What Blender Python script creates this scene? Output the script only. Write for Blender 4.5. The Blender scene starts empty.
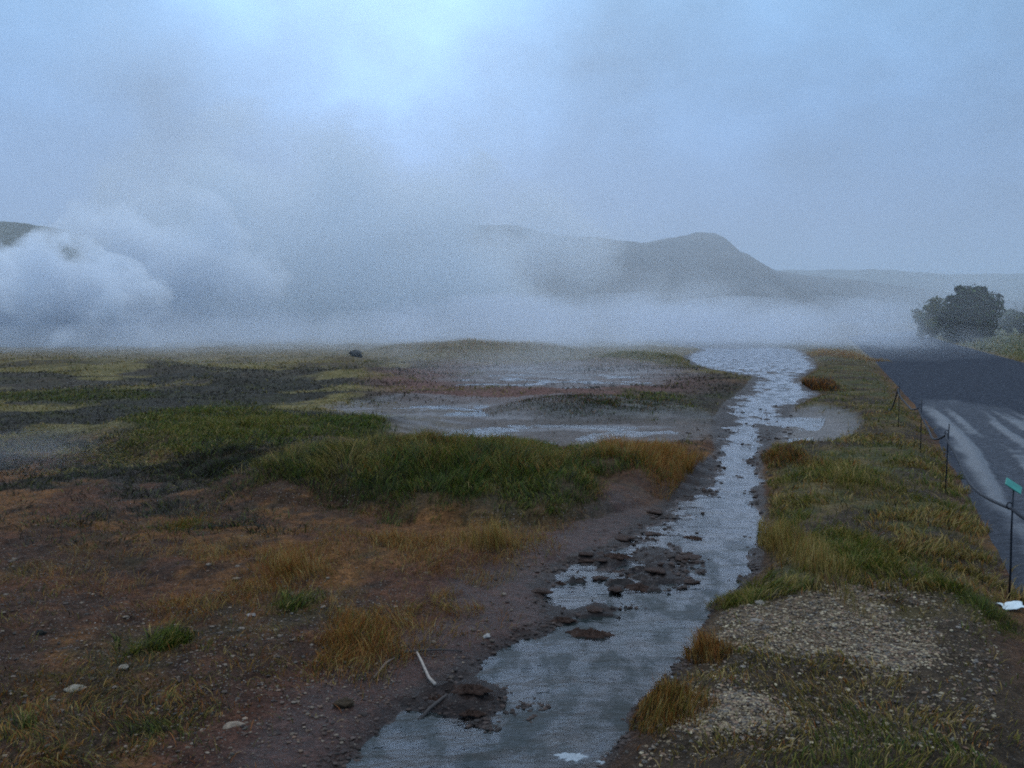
import bpy, math, random
import numpy as np
from mathutils import Vector, noise as mnoise

rng = np.random.default_rng(7)
random.seed(7)
S = bpy.context.scene
COL = S.collection
R = math.radians

# ------------------------------------------------------------------ camera
CAMH, F = 1.6, 900.0
PITCH = math.atan(64.0 / F)
cd = bpy.data.cameras.new('camera')
cam = bpy.data.objects.new('camera', cd)
COL.objects.link(cam)
cam.location = (0, 0, CAMH)
cam.rotation_euler = (math.pi / 2 - PITCH, 0, 0)
cd.sensor_width = 36
cd.lens = 36 * F / 1024
cd.clip_end = 20000
S.camera = cam


def P(px, py, z=0.0):
    """point on the level z that the photograph shows at a pixel"""
    u, v = (px - 512) / F, (384 - py) / F
    dy = math.cos(PITCH) + math.sin(PITCH) * v
    dz = -math.sin(PITCH) + math.cos(PITCH) * v
    t = (z - CAMH) / dz
    return (u * t, dy * t)


def uv_of(x, y):
    """survey coordinates of a ground point (bearing and nearness)"""
    y = np.maximum(y, 0.5)
    return 512 + F * x / y, 320 + 1440.0 / y


# ------------------------------------------------------------------ noise
_perm = rng.permutation(4096).astype(np.int64)
_val = rng.random(4096)


def vnoise(x, y, seed=0):
    xi, yi = np.floor(x).astype(np.int64), np.floor(y).astype(np.int64)
    xf, yf = x - xi, y - yi
    xf = xf * xf * (3 - 2 * xf)
    yf = yf * yf * (3 - 2 * yf)

    def h(a, b):
        return _val[_perm[(a + _perm[(b + seed * 131) & 4095]) & 4095]]
    a, b, c, d = h(xi, yi), h(xi + 1, yi), h(xi, yi + 1), h(xi + 1, yi + 1)
    return (a * (1 - xf) + b * xf) * (1 - yf) + (c * (1 - xf) + d * xf) * yf


def fbm(x, y, f=1.0, o=4, seed=0, g=0.5):
    s, a, t = 0, 1.0, 0
    x, y = np.asarray(x, float), np.asarray(y, float)
    for i in range(o):
        # rotate every octave so the lattice never shows
        c, q = math.cos(0.6 + i * 1.1), math.sin(0.6 + i * 1.1)
        s = s + a * vnoise((x * c - y * q) * f + 17.3 * i, (x * q + y * c) * f + 9.1 * i, seed + i)
        t += a
        a *= g
        f *= 2.03
    return s / t


def ss(e0, e1, x):
    t = np.clip((x - e0) / (e1 - e0), 0, 1)
    return t * t * (3 - 2 * t)


def ell(u, v, cu, cv, ru, rv):
    return np.clip(1 - ((u - cu) / ru) ** 2 - ((v - cv) / rv) ** 2, 0, 1)


# ------------------------------------------------------------------ stream outline
WATER = -0.035
Lp = [(300, 860), (335, 800), (362, 768), (395, 735), (421, 706), (474, 675), (509, 650), (551, 625), (535, 602), (528, 587), (553, 566),
      (607, 545), (655, 510), (694, 470), (714, 453), (708, 430), (722, 405), (742, 390), (752, 378), (690, 366), (680, 358), (700, 350)]
Rp = [(560, 860), (595, 800), (612, 768), (628, 745), (640, 705), (668, 690), (687, 654), (713, 611), (763, 575), (768, 527),
      (764, 462), (775, 444), (790, 425), (795, 408), (822, 395), (800, 381), (818, 368), (812, 357), (800, 350)]
Lw = np.array([P(a, b, WATER) for a, b in Lp])
Rw = np.array([P(a, b, WATER) for a, b in Rp])


def xL(y):
    return np.interp(y, Lw[:, 1], Lw[:, 0])


def xR(y):
    return np.interp(y, Rw[:, 1], Rw[:, 0])


# gravel path edges
PLp = [(1075, 760), (1035, 690), (1012, 640), (985, 570), (950, 490), (920, 430), (893, 390), (868, 360), (852, 345), (842, 336)]
PLw = np.array([P(a, b) for a, b in PLp])
PLw = np.vstack([[PLw[0][0] - 2.3, -6.0], PLw])
PLw = np.vstack([PLw, [160, 300], [330, 640]])


def xP(y):
    return np.interp(y, PLw[:, 1], PLw[:, 0])


def pathw(y):
    return np.interp(y, [0, 13, 28, 60, 300], [4.5, 5.2, 5.6, 7.0, 20])


def H0(x, y):
    """land surface; x, y arrays"""
    x, y = np.asarray(x, float), np.asarray(y, float)
    u, v = uv_of(x, y)
    near = ss(120, 20, y)
    h = 0.10 * (fbm(x, y, 0.22, 3, 3) - 0.5) + 0.07 * (fbm(x, y, 1.3, 3, 8) - 0.5)
    h = h + (0.055 * (fbm(x, y, 6.0, 5, 21, 0.62) - 0.5)) * near + .012 * (vnoise(x * 31, y * 31, 27) - .5) * ss(12, 6, y)
    # tufty hummocks in the heath on the left
    heath = ss(13, 17, y) * ss(90, 50, y) * ss(2.0, -1.0, x - xL(y) + 2)
    h = h + heath * (0.4 * np.clip(fbm(x, y, 0.55, 3, 31) - 0.46, 0, 1) + 0.3 * np.clip(fbm(x, y, 0.22, 2, 33) - 0.55, 0, 1))
    h = h + 0.03
    # mounds
    for (cu, cv, ru, rv, a) in ((495, 492, 165, 34, .20), (650, 474, 85, 24, .13), (330, 482, 125, 26, .14), (225, 440, 135, 28, .15), (420, 462, 160, 16, .1),
                                (250, 560, 150, 30, .04), (480, 352.5, 110, 7, .28), (640, 362, 55, 7, .15), (600, 409, 110, 14, .04), (390, 428, 75, 12, .10)):
        h = h + a * np.sqrt(ell(u, v, cu, cv, ru, rv))
    # right verge is a raised bank
    l, r = xL(y), xR(y)
    bank = ss(0.0, 0.45, x - r) * ss(60, 30, y)
    h = h + bank * 0.07
    # path bed, level
    p = xP(y)
    inroad = ss(-0.35, 0.15, x - p) * ss(0.35, -0.1, x - p - pathw(y))
    h = h * (1 - inroad) + inroad * (0.0)
    h = h + ss(0.2, 2.0, x - p - pathw(y)) * 0.15
    # stream bed
    wob = 0.30 * (fbm(x, y, 2.6, 6, 41, .68) - 0.5) * np.clip(y / 6, .6, 4)
    m = np.minimum(x - l + wob, r - x + wob * 0.6)
    m = m + .16 * ss(5.5, 4, y) * (x < (l + r) / 2)
    w = ss(-0.16, 0.22, m / np.clip(y / 5, 1, 2.6)) * ss(-2, 1, y) * ss(66, 46, y)
    bed = WATER - 0.026 + 0.11 * (fbm(x * 1.15, y * .8, 3.4, 6, 51, .68) - 0.47)
    bed = bed - .02 * np.clip(1.6 * ell(u, v, 640, 660, 100, 110) + ell(u, v, 745, 500, 40, 90), 0, 1)
    # bars of mud left of the thread of the stream
    bars = ell(u, v, 610, 585, 120, 60) + 0.5 * ell(u, v, 690, 490, 50, 50) + 0.9 * ell(u, v, 455, 700, 60, 22) + .2 * ell(u, v, 735, 420, 80, 40) + .25 * ell(u, v, 745, 375, 110, 18)
    bars = np.clip(bars, 0, 1)
    bed = bed + bars * (0.55 * np.clip(fbm(x * .8, y * 1.1, 3.2, 6, 61, .66) - 0.455, 0, .12) + 0.014)
    h = h * (1 - w) + bed * w
    # flat shore left of the stream in the foreground
    sh = ss(0.9, 0.0, l - x) * ss(6.8, 4.5, y) * (1 - w) * (x < l + .2)
    h = h * (1 - 0.7 * sh) + (-0.005 + 0.02 * (fbm(x, y, 5, 3, 66) - 0.5)) * 0.7 * sh
    # mineral flats: shallow pools at the far side of the mounds
    fl = np.clip(1.6 * ell(u, v, 560, 433, 190, 16) + 1.6 * ell(u, v, 440, 410, 130, 11) + 1.6 * ell(u, v, 815, 428, 55, 22) + 1.5 * ell(u, v, 560, 380, 160, 12), 0, 1)
    isl = np.clip(1.5 * ell(u, v, 595, 409, 115, 15), 0, 1)
    fl = fl * (1 - isl)
    flh = WATER + 0.006 + 0.11 * (fbm(x, y * 1.3, 1.1, 5, 71, .6) - 0.52)
    h = h * (1 - fl) + flh * fl
    return h


def H(x, y):
    return H0(x, y)


def Hs(x, y):
    return float(H0(np.array([x]), np.array([y]))[0])


# ------------------------------------------------------------------ mesh + material helpers
def mesh_np(name, verts, faces, smooth=True, colors=None):
    """faces: list of (n, k) arrays"""
    me = bpy.data.meshes.new(name)
    verts = np.asarray(verts, np.float32)
    me.vertices.add(len(verts))
    me.vertices.foreach_set('co', verts.ravel())
    loops = np.concatenate([f.ravel() for f in faces]).astype(np.int32)
    tot = np.concatenate([np.full(len(f), f.shape[1], np.int32) for f in faces])
    start = np.concatenate([[0], np.cumsum(tot)[:-1]]).astype(np.int32)
    me.loops.add(len(loops))
    me.loops.foreach_set('vertex_index', loops)
    me.polygons.add(len(tot))
    me.polygons.foreach_set('loop_start', start)
    me.polygons.foreach_set('loop_total', tot)
    me.polygons.foreach_set('use_smooth', np.full(len(tot), smooth, bool))
    me.update(calc_edges=True)
    for cname, c in (colors or {}).items():
        at = me.color_attributes.new(cname, 'FLOAT_COLOR', 'POINT')
        c4 = np.ones((len(verts), 4), np.float32)
        c4[:, :c.shape[1]] = c
        at.data.foreach_set('color', c4.ravel())
    return me


def link(name, me, mat=None, parent=None):
    o = bpy.data.objects.new(name, me)
    COL.objects.link(o)
    if mat is not None and me is not None:
        me.materials.append(mat)
    if parent is not None:
        o.parent = parent
    return o


def tag(o, label=None, cat=None, group=None, kind=None):
    if label: o['label'] = label
    if cat: o['category'] = cat
    if group: o['group'] = group
    if kind: o['kind'] = kind
    return o


def empty(name, loc):
    o = bpy.data.objects.new(name, None)
    o.location = loc
    COL.objects.link(o)
    return o


class NT:
    def __init__(s, name):
        s.m = bpy.data.materials.new(name)
        s.m.use_nodes = True
        s.t = s.m.node_tree
        s.t.nodes.clear()
        s.out = s.t.nodes.new('ShaderNodeOutputMaterial')

    def n(s, typ, ins=None, **kw):
        nd = s.t.nodes.new('ShaderNode' + typ)
        for k, v in kw.items():
            setattr(nd, k, v)
        for k, v in (ins or {}).items():
            s.set(nd, k, v)
        return nd

    def set(s, nd, k, v):
        sock = nd.inputs[k]
        if isinstance(v, bpy.types.NodeSocket):
            s.t.links.new(v, sock)
        elif isinstance(v, bpy.types.Node):
            s.t.links.new(v.outputs[0], sock)
        else:
            if sock.type == 'RGBA' and len(v) == 3:
                v = (*v, 1)
            sock.default_value = v

    def math(s, op, a, b=0.0, c=0.0, clamp=False):
        nd = s.n('Math', {0: a, 1: b, 2: c}, operation=op)
        nd.use_clamp = clamp
        return nd.outputs[0]

    def mix(s, f, a, b, blend='MIX'):
        nd = s.n('MixRGB', {0: f, 1: a, 2: b}, blend_type=blend)
        return nd.outputs[0]

    def noise(s, vec, scale, detail=4, rough=.55, w=None):
        nd = s.n('TexNoise', {'Vector': vec, 'Scale': scale, 'Detail': detail, 'Roughness': rough})
        return nd.outputs[0]

    def ramp(s, fac, stops):
        nd = s.n('ValToRGB', {0: fac})
        e = nd.color_ramp.elements
        while len(e) < len(stops):
            e.new(0.5)
        for i, (p, c) in enumerate(stops):
            e[i].position = p
            e[i].color = (*c, 1) if len(c) == 3 else (c[0], c[0], c[0], 1)
        return nd.outputs[0]

    def rng(s, v, a, b, c=0.0, d=1.0):
        nd = s.n('MapRange', {0: v, 1: a, 2: b, 3: c, 4: d})
        nd.interpolation_type = 'SMOOTHSTEP'
        return nd.outputs[0]


def mat_ground():
    m = NT('soil')
    pos = m.n('NewGeometry').outputs['Position']
    c = m.n('VertexColor', layer_name='tint').outputs[0]
    wet = m.n('SeparateColor', {0: m.n('VertexColor', layer_name='wet').outputs[0]})
    wetf, gritf = wet.outputs[0], wet.outputs[1]
    n1 = m.noise(pos, 60, 5, .65)
    n2 = m.noise(pos, 14, 5, .6)
    n3 = m.noise(pos, 3, 4, .6)
    b = m.mix(1.0, c, m.ramp(n1, [(.3, (.35,)), (.5, (.95,)), (.75, (1.9,))]), 'MULTIPLY')
    b = m.mix(1.0, b, m.ramp(n2, [(.3, (.55,)), (.5, (1.,)), (.72, (1.5,))]), 'MULTIPLY')
    b = m.mix(1.0, b, m.ramp(n3, [(.3, (.8,)), (.7, (1.25,))]), 'MULTIPLY')
    # scattered grit
    vo = m.n('TexVoronoi', {'Vector': pos, 'Scale': 55.0})
    grit = m.math('MULTIPLY', m.rng(vo.outputs['Distance'], .36, .22), m.rng(m.n('SeparateColor', {0: vo.outputs['Color']}).outputs[0], .62, .7))
    grit = m.math('MULTIPLY', grit, gritf)
    b = m.mix(grit, b, m.mix(m.n('SeparateColor', {0: vo.outputs['Color']}).outputs[1], (.10, .08, .07), (.34, .29, .24)))
    ht = m.math('ADD', m.math('MULTIPLY', n1, .5), m.math('ADD', m.math('MULTIPLY', n2, 1.2), m.math('MULTIPLY', grit, .5)))
    bump = m.n('Bump', {'Height': ht, 'Strength': 1.0, 'Distance': .035})
    wetn = m.rng(m.math('ADD', wetf, m.math('MULTIPLY', m.math('SUBTRACT', n3, .5), .6)), .35, .75)
    rough = m.math('SUBTRACT', .97, m.math('MULTIPLY', wetn, .42))
    p = m.n('BsdfPrincipled', {'Base Color': m.mix(m.math('MULTIPLY', wetn, .4), b, (0.02, .018, .018)), 'Roughness': rough, 'Normal': bump,
                               'Specular IOR Level': .16})
    m.set(m.out, 'Surface', p)
    return m.m


def mat_blade():
    m = NT('grass_blades')
    c = m.n('VertexColor', layer_name='tint').outputs[0]
    d = m.n('BsdfPrincipled', {'Base Color': c, 'Roughness': .6, 'Specular IOR Level': .25})
    t = m.n('BsdfTranslucent', {'Color': c})
    m.set(m.out, 'Surface', m.n('MixShader', {0: .3, 1: d.outputs[0], 2: t.outputs[0]}))
    return m.m


def mat_vcol(name, rough=.85, bump=0.4, sc=60, spec=.4):
    m = NT(name)
    c = m.n('VertexColor', layer_name='tint').outputs[0]
    pos = m.n('TexCoord').outputs['Object']
    n1 = m.noise(pos, sc, 4, .6)
    b = m.mix(1.0, c, m.ramp(n1, [(.3, (.6,)), (.7, (1.35,))]), 'MULTIPLY')
    bp = m.n('Bump', {'Height': n1, 'Strength': bump, 'Distance': .01})
    m.set(m.out, 'Surface', m.n('BsdfPrincipled', {'Base Color': b, 'Roughness': rough, 'Normal': bp, 'Specular IOR Level': spec}))
    return m.m


def mat_plain(name, col, rough=.6, sc=40, metal=0.0, var=.3, bump=.3):
    m = NT(name)
    pos = m.n('TexCoord').outputs['Object']
    n1 = m.noise(pos, sc, 4, .6)
    b = m.mix(1.0, col, m.ramp(n1, [(.3, (1 - var,)), (.7, (1 + var,))]), 'MULTIPLY')
    bp = m.n('Bump', {'Height': n1, 'Strength': bump, 'Distance': .005})
    m.set(m.out, 'Surface', m.n('BsdfPrincipled', {'Base Color': b, 'Roughness': rough, 'Normal': bp, 'Metallic': metal}))
    return m.m


def mat_water():
    m = NT('water')
    pos = m.n('NewGeometry').outputs['Position']
    mp = m.n('Mapping', {'Vector': pos, 'Rotation': (0, 0, R(-20)), 'Scale': (.8, 1.5, 1.0)})
    n1 = m.noise(mp, 4.5, 4, .5)
    n2 = m.noise(mp, 15, 2, .5)
    ht = m.math('ADD', n1, m.math('MULTIPLY', n2, .05))
    bp = m.n('Bump', {'Height': ht, 'Strength': .6, 'Distance': .04})
    fr = m.n('Fresnel', {'IOR': 1.33, 'Normal': bp})
    tr = m.n('BsdfTransparent', {'Color': (.78, .85, .9)})
    # mats of algae and silt drifting just under the surface, thickest in the near reach
    sp = m.n('SeparateXYZ', {0: pos})
    near = m.math('MAXIMUM', m.rng(sp.outputs[1], 7.5, 5.0, .35, 1.0), m.rng(sp.outputs[1], 11.0, 24.0, .3, .95))
    mp2 = m.n('Mapping', {'Vector': pos, 'Rotation': (0, 0, R(-25)), 'Scale': (1.6, .8, 1.0)})
    al = m.rng(m.noise(mp2, 3.0, 5, .6), .46, .60)
    al = m.math('MULTIPLY', al, near)
    algae = m.n('BsdfDiffuse', {'Color': m.mix(m.noise(pos, 9, 4, .6), (.010, .022, .024), (.045, .042, .036))})
    body = m.n('MixShader', {0: m.math('MULTIPLY', al, .85), 1: tr.outputs[0], 2: algae.outputs[0]})
    gl = m.n('BsdfGlossy', {'Color': (.82, .84, .88), 'Roughness': .15, 'Normal': bp})
    frr = m.math('MULTIPLY', fr.outputs[0], m.math('SUBTRACT', 1.0, m.math('MULTIPLY', al, .55)))
    m.set(m.out, 'Surface', m.n('MixShader', {0: frr, 1: body.outputs[0], 2: gl.outputs[0]}))
    return m.m


def mat_path():
    m = NT('wet_gravel')
    pos = m.n('NewGeometry').outputs['Position']
    uv = m.n('VertexColor', layer_name='wet')
    sep = m.n('SeparateColor', {0: uv.outputs[0]})
    wetf, rut = sep.outputs[0], sep.outputs[1]
    n1 = m.noise(pos, 45, 5, .65)
    n3 = m.noise(pos, 1.6, 5, .6)
    vo = m.n('TexVoronoi', {'Vector': pos, 'Scale': 38.0})
    b = m.ramp(m.noise(pos, 13, 8, .75), [(.34, (.014, .017, .024)), (.5, (.034, .039, .052)), (.68, (.09, .10, .125))])
    b = m.mix(m.math('MULTIPLY', rut, .45), b, m.ramp(n1, [(.3, (.03, .032, .037)), (.7, (.12, .125, .14))]))
    w2 = m.rng(m.math('ADD', wetf, m.math('MULTIPLY', m.math('SUBTRACT', n3, .5), .7)), .3, .75)
    w3 = m.math('MULTIPLY', w2, m.math('ADD', .30, m.math('MULTIPLY', rut, .55)))
    b = m.mix(m.math('MULTIPLY', w3, .25), b, (.05, .05, .055))
    ht = m.math('ADD', m.math('MULTIPLY', n1, .6), m.math('MULTIPLY', vo.outputs[0], .5))
    bp = m.n('Bump', {'Height': ht, 'Strength': m.math('SUBTRACT', 1.0, m.math('MULTIPLY', w3, .6)), 'Distance': .03})
    m.set(m.out, 'Surface', m.n('BsdfPrincipled', {'Base Color': b, 'Roughness': m.math('SUBTRACT', .95, m.math('MULTIPLY', w3, .52)), 'Normal': bp,
                                                   'Specular IOR Level': m.math('ADD', .12, m.math('MULTIPLY', w3, .5))}))
    return m.m


def mat_hill(name, a, b, scale):
    m = NT(name)
    pos = m.n('NewGeometry').outputs['Position']
    n = m.noise(pos, scale, 6, .6)
    n2 = m.noise(pos, scale * 6, 5, .6)
    c = m.ramp(m.math('ADD', m.math('MULTIPLY', n, .7), m.math('MULTIPLY', n2, .3)), [(.38, a), (.62, b)])
    bp = m.n('Bump', {'Height': n2, 'Strength': .6, 'Distance': 4.0})
    m.set(m.out, 'Surface', m.n('BsdfPrincipled', {'Base Color': c, 'Roughness': .95, 'Normal': bp}))
    return m.m


def mat_steam(name, dens, nscale, thr, amp, edge, col=(.97, .98, 1.0), stretch=(1, 1, 1), detail=4, floor=0.0, emis=0.0):
    """volume whose density comes from the distance to the centre of the plume plus turbulence"""
    m = NT(name)
    tc = m.n('TexCoord').outputs['Object']
    r = m.n('VectorMath', {0: tc}, operation='LENGTH').outputs['Value']
    pos = m.n('NewGeometry').outputs['Position']
    mp = m.n('Mapping', {'Vector': pos, 'Scale': stretch})
    n = m.noise(mp, nscale, detail, .55)
    v = m.math('ADD', m.math('SUBTRACT', 1.0, r), m.math('MULTIPLY', m.math('SUBTRACT', n, .5), amp))
    d = m.rng(v, thr, thr + edge, floor, 1.0)
    d = m.math('MULTIPLY', d, m.rng(r, 1.0, .82))
    d = m.math('MULTIPLY', d, dens)
    sc = m.n('VolumeScatter', {'Color': (1, 1, 1), 'Density': d, 'Anisotropy': .3})
    ab = m.n('VolumeAbsorption', {'Color': (max(0, 1 - (1 - col[0]) * .6), max(0, 1 - (1 - col[1]) * .6), 1.0), 'Density': m.math('MULTIPLY', d, .30)})
    m.set(m.out, 'Volume', m.n('AddShader', {0: sc.outputs[0], 1: ab.outputs[0]}))
    return m.m


M_ground, M_blade, M_water, M_path = mat_ground(), mat_blade(), mat_water(), mat_path()
M_stone = mat_vcol('stone', .75, .6, 45)
M_mud = mat_vcol('mud', .75, .9, 35, .2)
M_leaf = mat_blade(); M_leaf.name = 'leaves'
M_bark = mat_plain('bark', (.045, .035, .03), .9)

# ------------------------------------------------------------------ ground sheet
def grow(start, step, ratio, stop):
    out, x = [], start
    while x < stop:
        out.append(x)
        x += step
        step *= ratio
    return np.array(out + [stop])


def axis_x():
    c = np.arange(-5.5, 5.5, .03)
    g = grow(5.5, .032, 1.028, 5000)
    return np.concatenate([-g[::-1], c[1:], g])


def axis_y():
    b = -grow(-1.6, .1, 1.12, 300)[::-1]
    a = np.arange(1.7, 3.2, .022)
    g = grow(3.2, .022, 1.0072, 3000)
    g2 = grow(3000, 60, 1.2, 6000)
    return np.concatenate([b[b < 1.6], a, g[:-1], g2])


gx, gy = axis_x(), axis_y()
X, Y = np.meshgrid(gx, gy)
x, y = X.ravel(), Y.ravel()
z = H(x, y)
u, v = uv_of(x, y)


def mixc(c, col, w):
    w = np.clip(w, 0, 1)[:, None]
    return c * (1 - w) + np.array(col)[None, :] * w


def greenmask(x, y):
    """where the turf is mossy green"""
    u, v = uv_of(x, y)
    n = fbm(x, y, 1.3, 5, 91, .68)
    g = (ell(u, v, 225, 440, 130, 32) * 1.3 + ell(u, v, 355, 432, 55, 16) * 1.4 + ell(u, v, 480, 495, 170, 40) + ell(u, v, 50, 398, 120, 7) * 1.2 + ell(u, v, 160, 410, 200, 30) * .3
         + ell(u, v, 660, 405, 70, 12) * .8 + ell(u, v, 860, 560, 110, 70) * .8 + ell(u, v, 150, 650, 60, 20) * .35 + ell(u, v, 290, 600, 60, 18) * .35 + ell(u, v, 60, 760, 150, 40) * .5)
    return np.clip(g * 1.1 + (n - .53) * 2.6, 0, 1)


def ground_tint(x, y):
    u, v = uv_of(x, y)
    n1, n2, n3 = fbm(x, y, .45, 4, 101), fbm(x, y, 1.7, 4, 102), fbm(x, y, 7, 3, 103)
    c = np.tile(np.array([.105, .048, .025]), (len(x), 1))
    c = mixc(c, (.18, .085, .03), ss(.46, .62, n2) * .8)
    c = mixc(c, (.045, .028, .02), ss(.54, .40, n1 * .6 + n3 * .4) * .8)
    # reddish mud by the stream, left side
    l, r = xL(y), xR(y)
    c = mixc(c, (.10, .046, .032), ss(1.1, .2, l - x) * (x < l) * ss(9, 6, y))
    # heath, middle distance: dark heather / olive / straw patches
    hz = ss(11.0, 13.5, y) * ss(3, -3, x - l)
    c = mixc(c, (.06, .062, .05), hz * .8)
    c = mixc(c, (.19, .16, .065), hz * ss(.44, .56, fbm(x, y, .5, 4, 105)))
    c = mixc(c, (.045, .042, .032), hz * ss(.52, .60, fbm(x, y, .42, 4, 106)))
    c = mixc(c, (.16, .09, .075), hz * ss(.2, .7, ell(u, v, 540, 385, 230, 32)))
    # far straw-coloured ground
    c = mixc(c, (.19, .15, .085), ss(25, 40, y) * .85)
    # green turf, darkened for thatch and for shade painted under the blades
    c = mixc(c, (.055, .06, .022), greenmask(x, y) * .85)
    # left side: dark greyish heath clods
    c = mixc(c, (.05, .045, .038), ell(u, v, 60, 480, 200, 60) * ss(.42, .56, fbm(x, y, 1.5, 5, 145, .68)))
    # mineral flats, pale blue grey
    fl = np.clip(1.6 * ell(u, v, 560, 432, 195, 20) + 1.6 * ell(u, v, 440, 410, 130, 14) + 1.4 * ell(u, v, 815, 428, 60, 24) + ell(u, v, 560, 375, 150, 14), 0, 1) * (1 - np.clip(1.5 * ell(u, v, 595, 409, 115, 15), 0, 1))
    c = mixc(c, (.15, .11, .09), fl * .8)
    c = mixc(c, (.27, .26, .27), fl * ss(.5, .62, fbm(x, y * 2, .9, 4, 107)))
    # stream bed
    m = np.minimum(x - l, r - x)
    m = m + .16 * ss(5.5, 4, y) * (x < (l + r) / 2)
    st = ss(-.05, .12, m) * (y > 0) * (y < 70)
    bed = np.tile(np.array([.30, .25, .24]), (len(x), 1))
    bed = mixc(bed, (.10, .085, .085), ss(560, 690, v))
    bed = mixc(bed, (.022, .045, .048), np.clip(1.8 * ell(u, v, 625, 650, 100, 110) + 1.6 * ell(u, v, 560, 715, 120, 60), 0, 1) * ss(.40, .52, fbm(x * 1.3 - y * .4, y, 2.6, 5, 109, .65)))
    bed = mixc(bed, (.035, .035, .045), ss(.5, .60, fbm(x, y, 1.9, 5, 110, .6)) * .75)
    bed = mixc(bed, (.30, .25, .23), ss(.55, .7, n3) * .5)
    dark = ss(-.006, .008, H(x, y) - WATER)
    bed = mixc(bed, (.038, .022, .016), dark)
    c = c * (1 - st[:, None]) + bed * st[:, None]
    # right verge
    vg = ss(-.1, .3, x - r) * ss(.3, -.3, x - xP(y)) * (y > 0) * ss(80, 40, y)
    vc = np.tile(np.array([.055, .04, .025]), (len(x), 1))
    vc = mixc(vc, (.075, .075, .028), ss(.4, .6, n2) * ss(700, 560, v))
    vc = mixc(vc, (.13, .095, .04), ss(.5, .62, fbm(x, y, 3.1, 3, 108)) * ss(700, 560, v) * .7)
    c = c * (1 - vg[:, None]) + vc * vg[:, None]
    c = mixc(c, (.27, .25, .24), vg * np.clip(1.5 * ell(u, v, 812, 428, 55, 22), 0, 1))
    # pale gravel patches
    gp = gravelmask(x, y)
    c = mixc(c, (.13, .095, .06), gp * .8)
    # ground beyond the path
    rr = ss(-.2, .6, x - xP(y) - pathw(y))
    rc = np.tile(np.array([.13, .13, .05]), (len(x), 1))
    rc = mixc(rc, (.07, .085, .035), ss(.45, .6, n1))
    c = c * (1 - rr[:, None]) + rc * rr[:, None]
    return c


def gravelmask(x, y):
    u, v = uv_of(x, y)
    n = fbm(x, y, 3.0, 4, 111)
    g = 1.5 * ell(u, v, 850, 648, 108, 48) + 1.1 * ell(u, v, 900, 685, 60, 35) + 1.2 * ell(u, v, 725, 752, 95, 40) + .7 * ell(u, v, 750, 640, 50, 30)
    return np.clip(g * 1.3 + (n - .5) * 3.2 - .35, 0, 1) * (g > 0.02)


tint = ground_tint(x, y) * np.array([.9, .84, .80])[None, :]
l, r = xL(y), xR(y)
wet = ss(1.0, .1, l - x) * (x < l + .1) * ss(12, 6, y)
wet = np.maximum(wet, ss(-.1, .1, np.minimum(x - l, r - x)) * (y > 0) * (y < 90))
wet = np.maximum(wet, np.clip(1.8 * ell(u, v, 560, 425, 200, 30) + 1.6 * ell(u, v, 440, 410, 130, 18) + 1.5 * ell(u, v, 815, 428, 60, 24) + ell(u, v, 560, 378, 170, 20), 0, 1))
wet = np.clip(wet, 0, 1)
grit = np.clip(.35 + ss(.45, .6, fbm(x, y, 1.1, 3, 121)) * .6 + gravelmask(x, y), 0, 1)
ny, nx = X.shape
idx = np.arange(nx * ny).reshape(ny, nx)
quads = np.stack([idx[:-1, :-1], idx[:-1, 1:], idx[1:, 1:], idx[1:, :-1]], -1).reshape(-1, 4)
me = mesh_np('ground', np.stack([x, y, z], 1), [quads], True,
             {'tint': tint, 'wet': np.stack([wet, grit, wet * 0], 1)})
tag(link('ground', me, M_ground), kind='structure')

# ------------------------------------------------------------------ water sheets
def sheet(name, rows, cols, fx, zfun, mat, cols_attr=None):
    """rows: y values; fx(y) -> (x0, x1)"""
    V, C = [], []
    t = np.linspace(0, 1, cols)
    for yy in rows:
        a, b = fx(yy)
        xs = a + (b - a) * t
        V.append(np.stack([xs, np.full(cols, yy), zfun(xs, np.full(cols, yy), t)], 1))
    V = np.concatenate(V)
    n = len(rows)
    ix = np.arange(n * cols).reshape(n, cols)
    q = np.stack([ix[:-1, :-1], ix[:-1, 1:], ix[1:, 1:], ix[1:, :-1]], -1).reshape(-1, 4)
    colors = cols_attr(V[:, 0], V[:, 1], np.tile(t, n)) if cols_attr else None
    me = mesh_np(name, V, [q], True, colors)
    return tag(link(name, me, mat), kind='structure')


rows = np.concatenate([np.arange(0.6, 6, .1), grow(6, .12, 1.03, 62)])
sheet('stream_water', rows, 24, lambda yy: (float(xL(yy)) - .3 * max(1, yy / 6), float(xR(yy)) + .3 * max(1, yy / 8)),
      lambda xs, ys, t: np.full(len(xs), WATER), M_water)
# shallow pools on the mineral flats, left of the stream
sheet('pool_water', grow(11.0, .2, 1.03, 29), 30, lambda yy: (-7.0 - (yy - 11) * .1, float(xL(yy)) - .3 * max(1, yy / 6) - .01),
      lambda xs, ys, t: np.full(len(xs), WATER - .003), M_water)

# ------------------------------------------------------------------ gravel path
def path_rut(a, ys):
    """raised and sunken streaks that wheels and feet have drawn along the path"""
    warp = .25 * (fbm(ys * .35, ys * 0, 1, 3, 131) - .5)
    q = a + warp
    n = (.30 * vnoise(q * 2.6, ys * .16, 137) + .40 * vnoise(q * 6.7, ys * .22, 138) + .30 * vnoise(q * 12.5, ys * .4, 139))
    return n


def path_z(xs, ys, t):
    a = (xs - xP(ys))
    edge = ss(0, .12, t) * ss(1, .95, t)
    return .012 + edge * (.020 + .07 * (path_rut(a, ys) - .5) * ss(22, 15, ys) + .016 * (fbm(xs, ys, 4, 4, 133) - .5)) - (1 - edge) * .02


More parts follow.
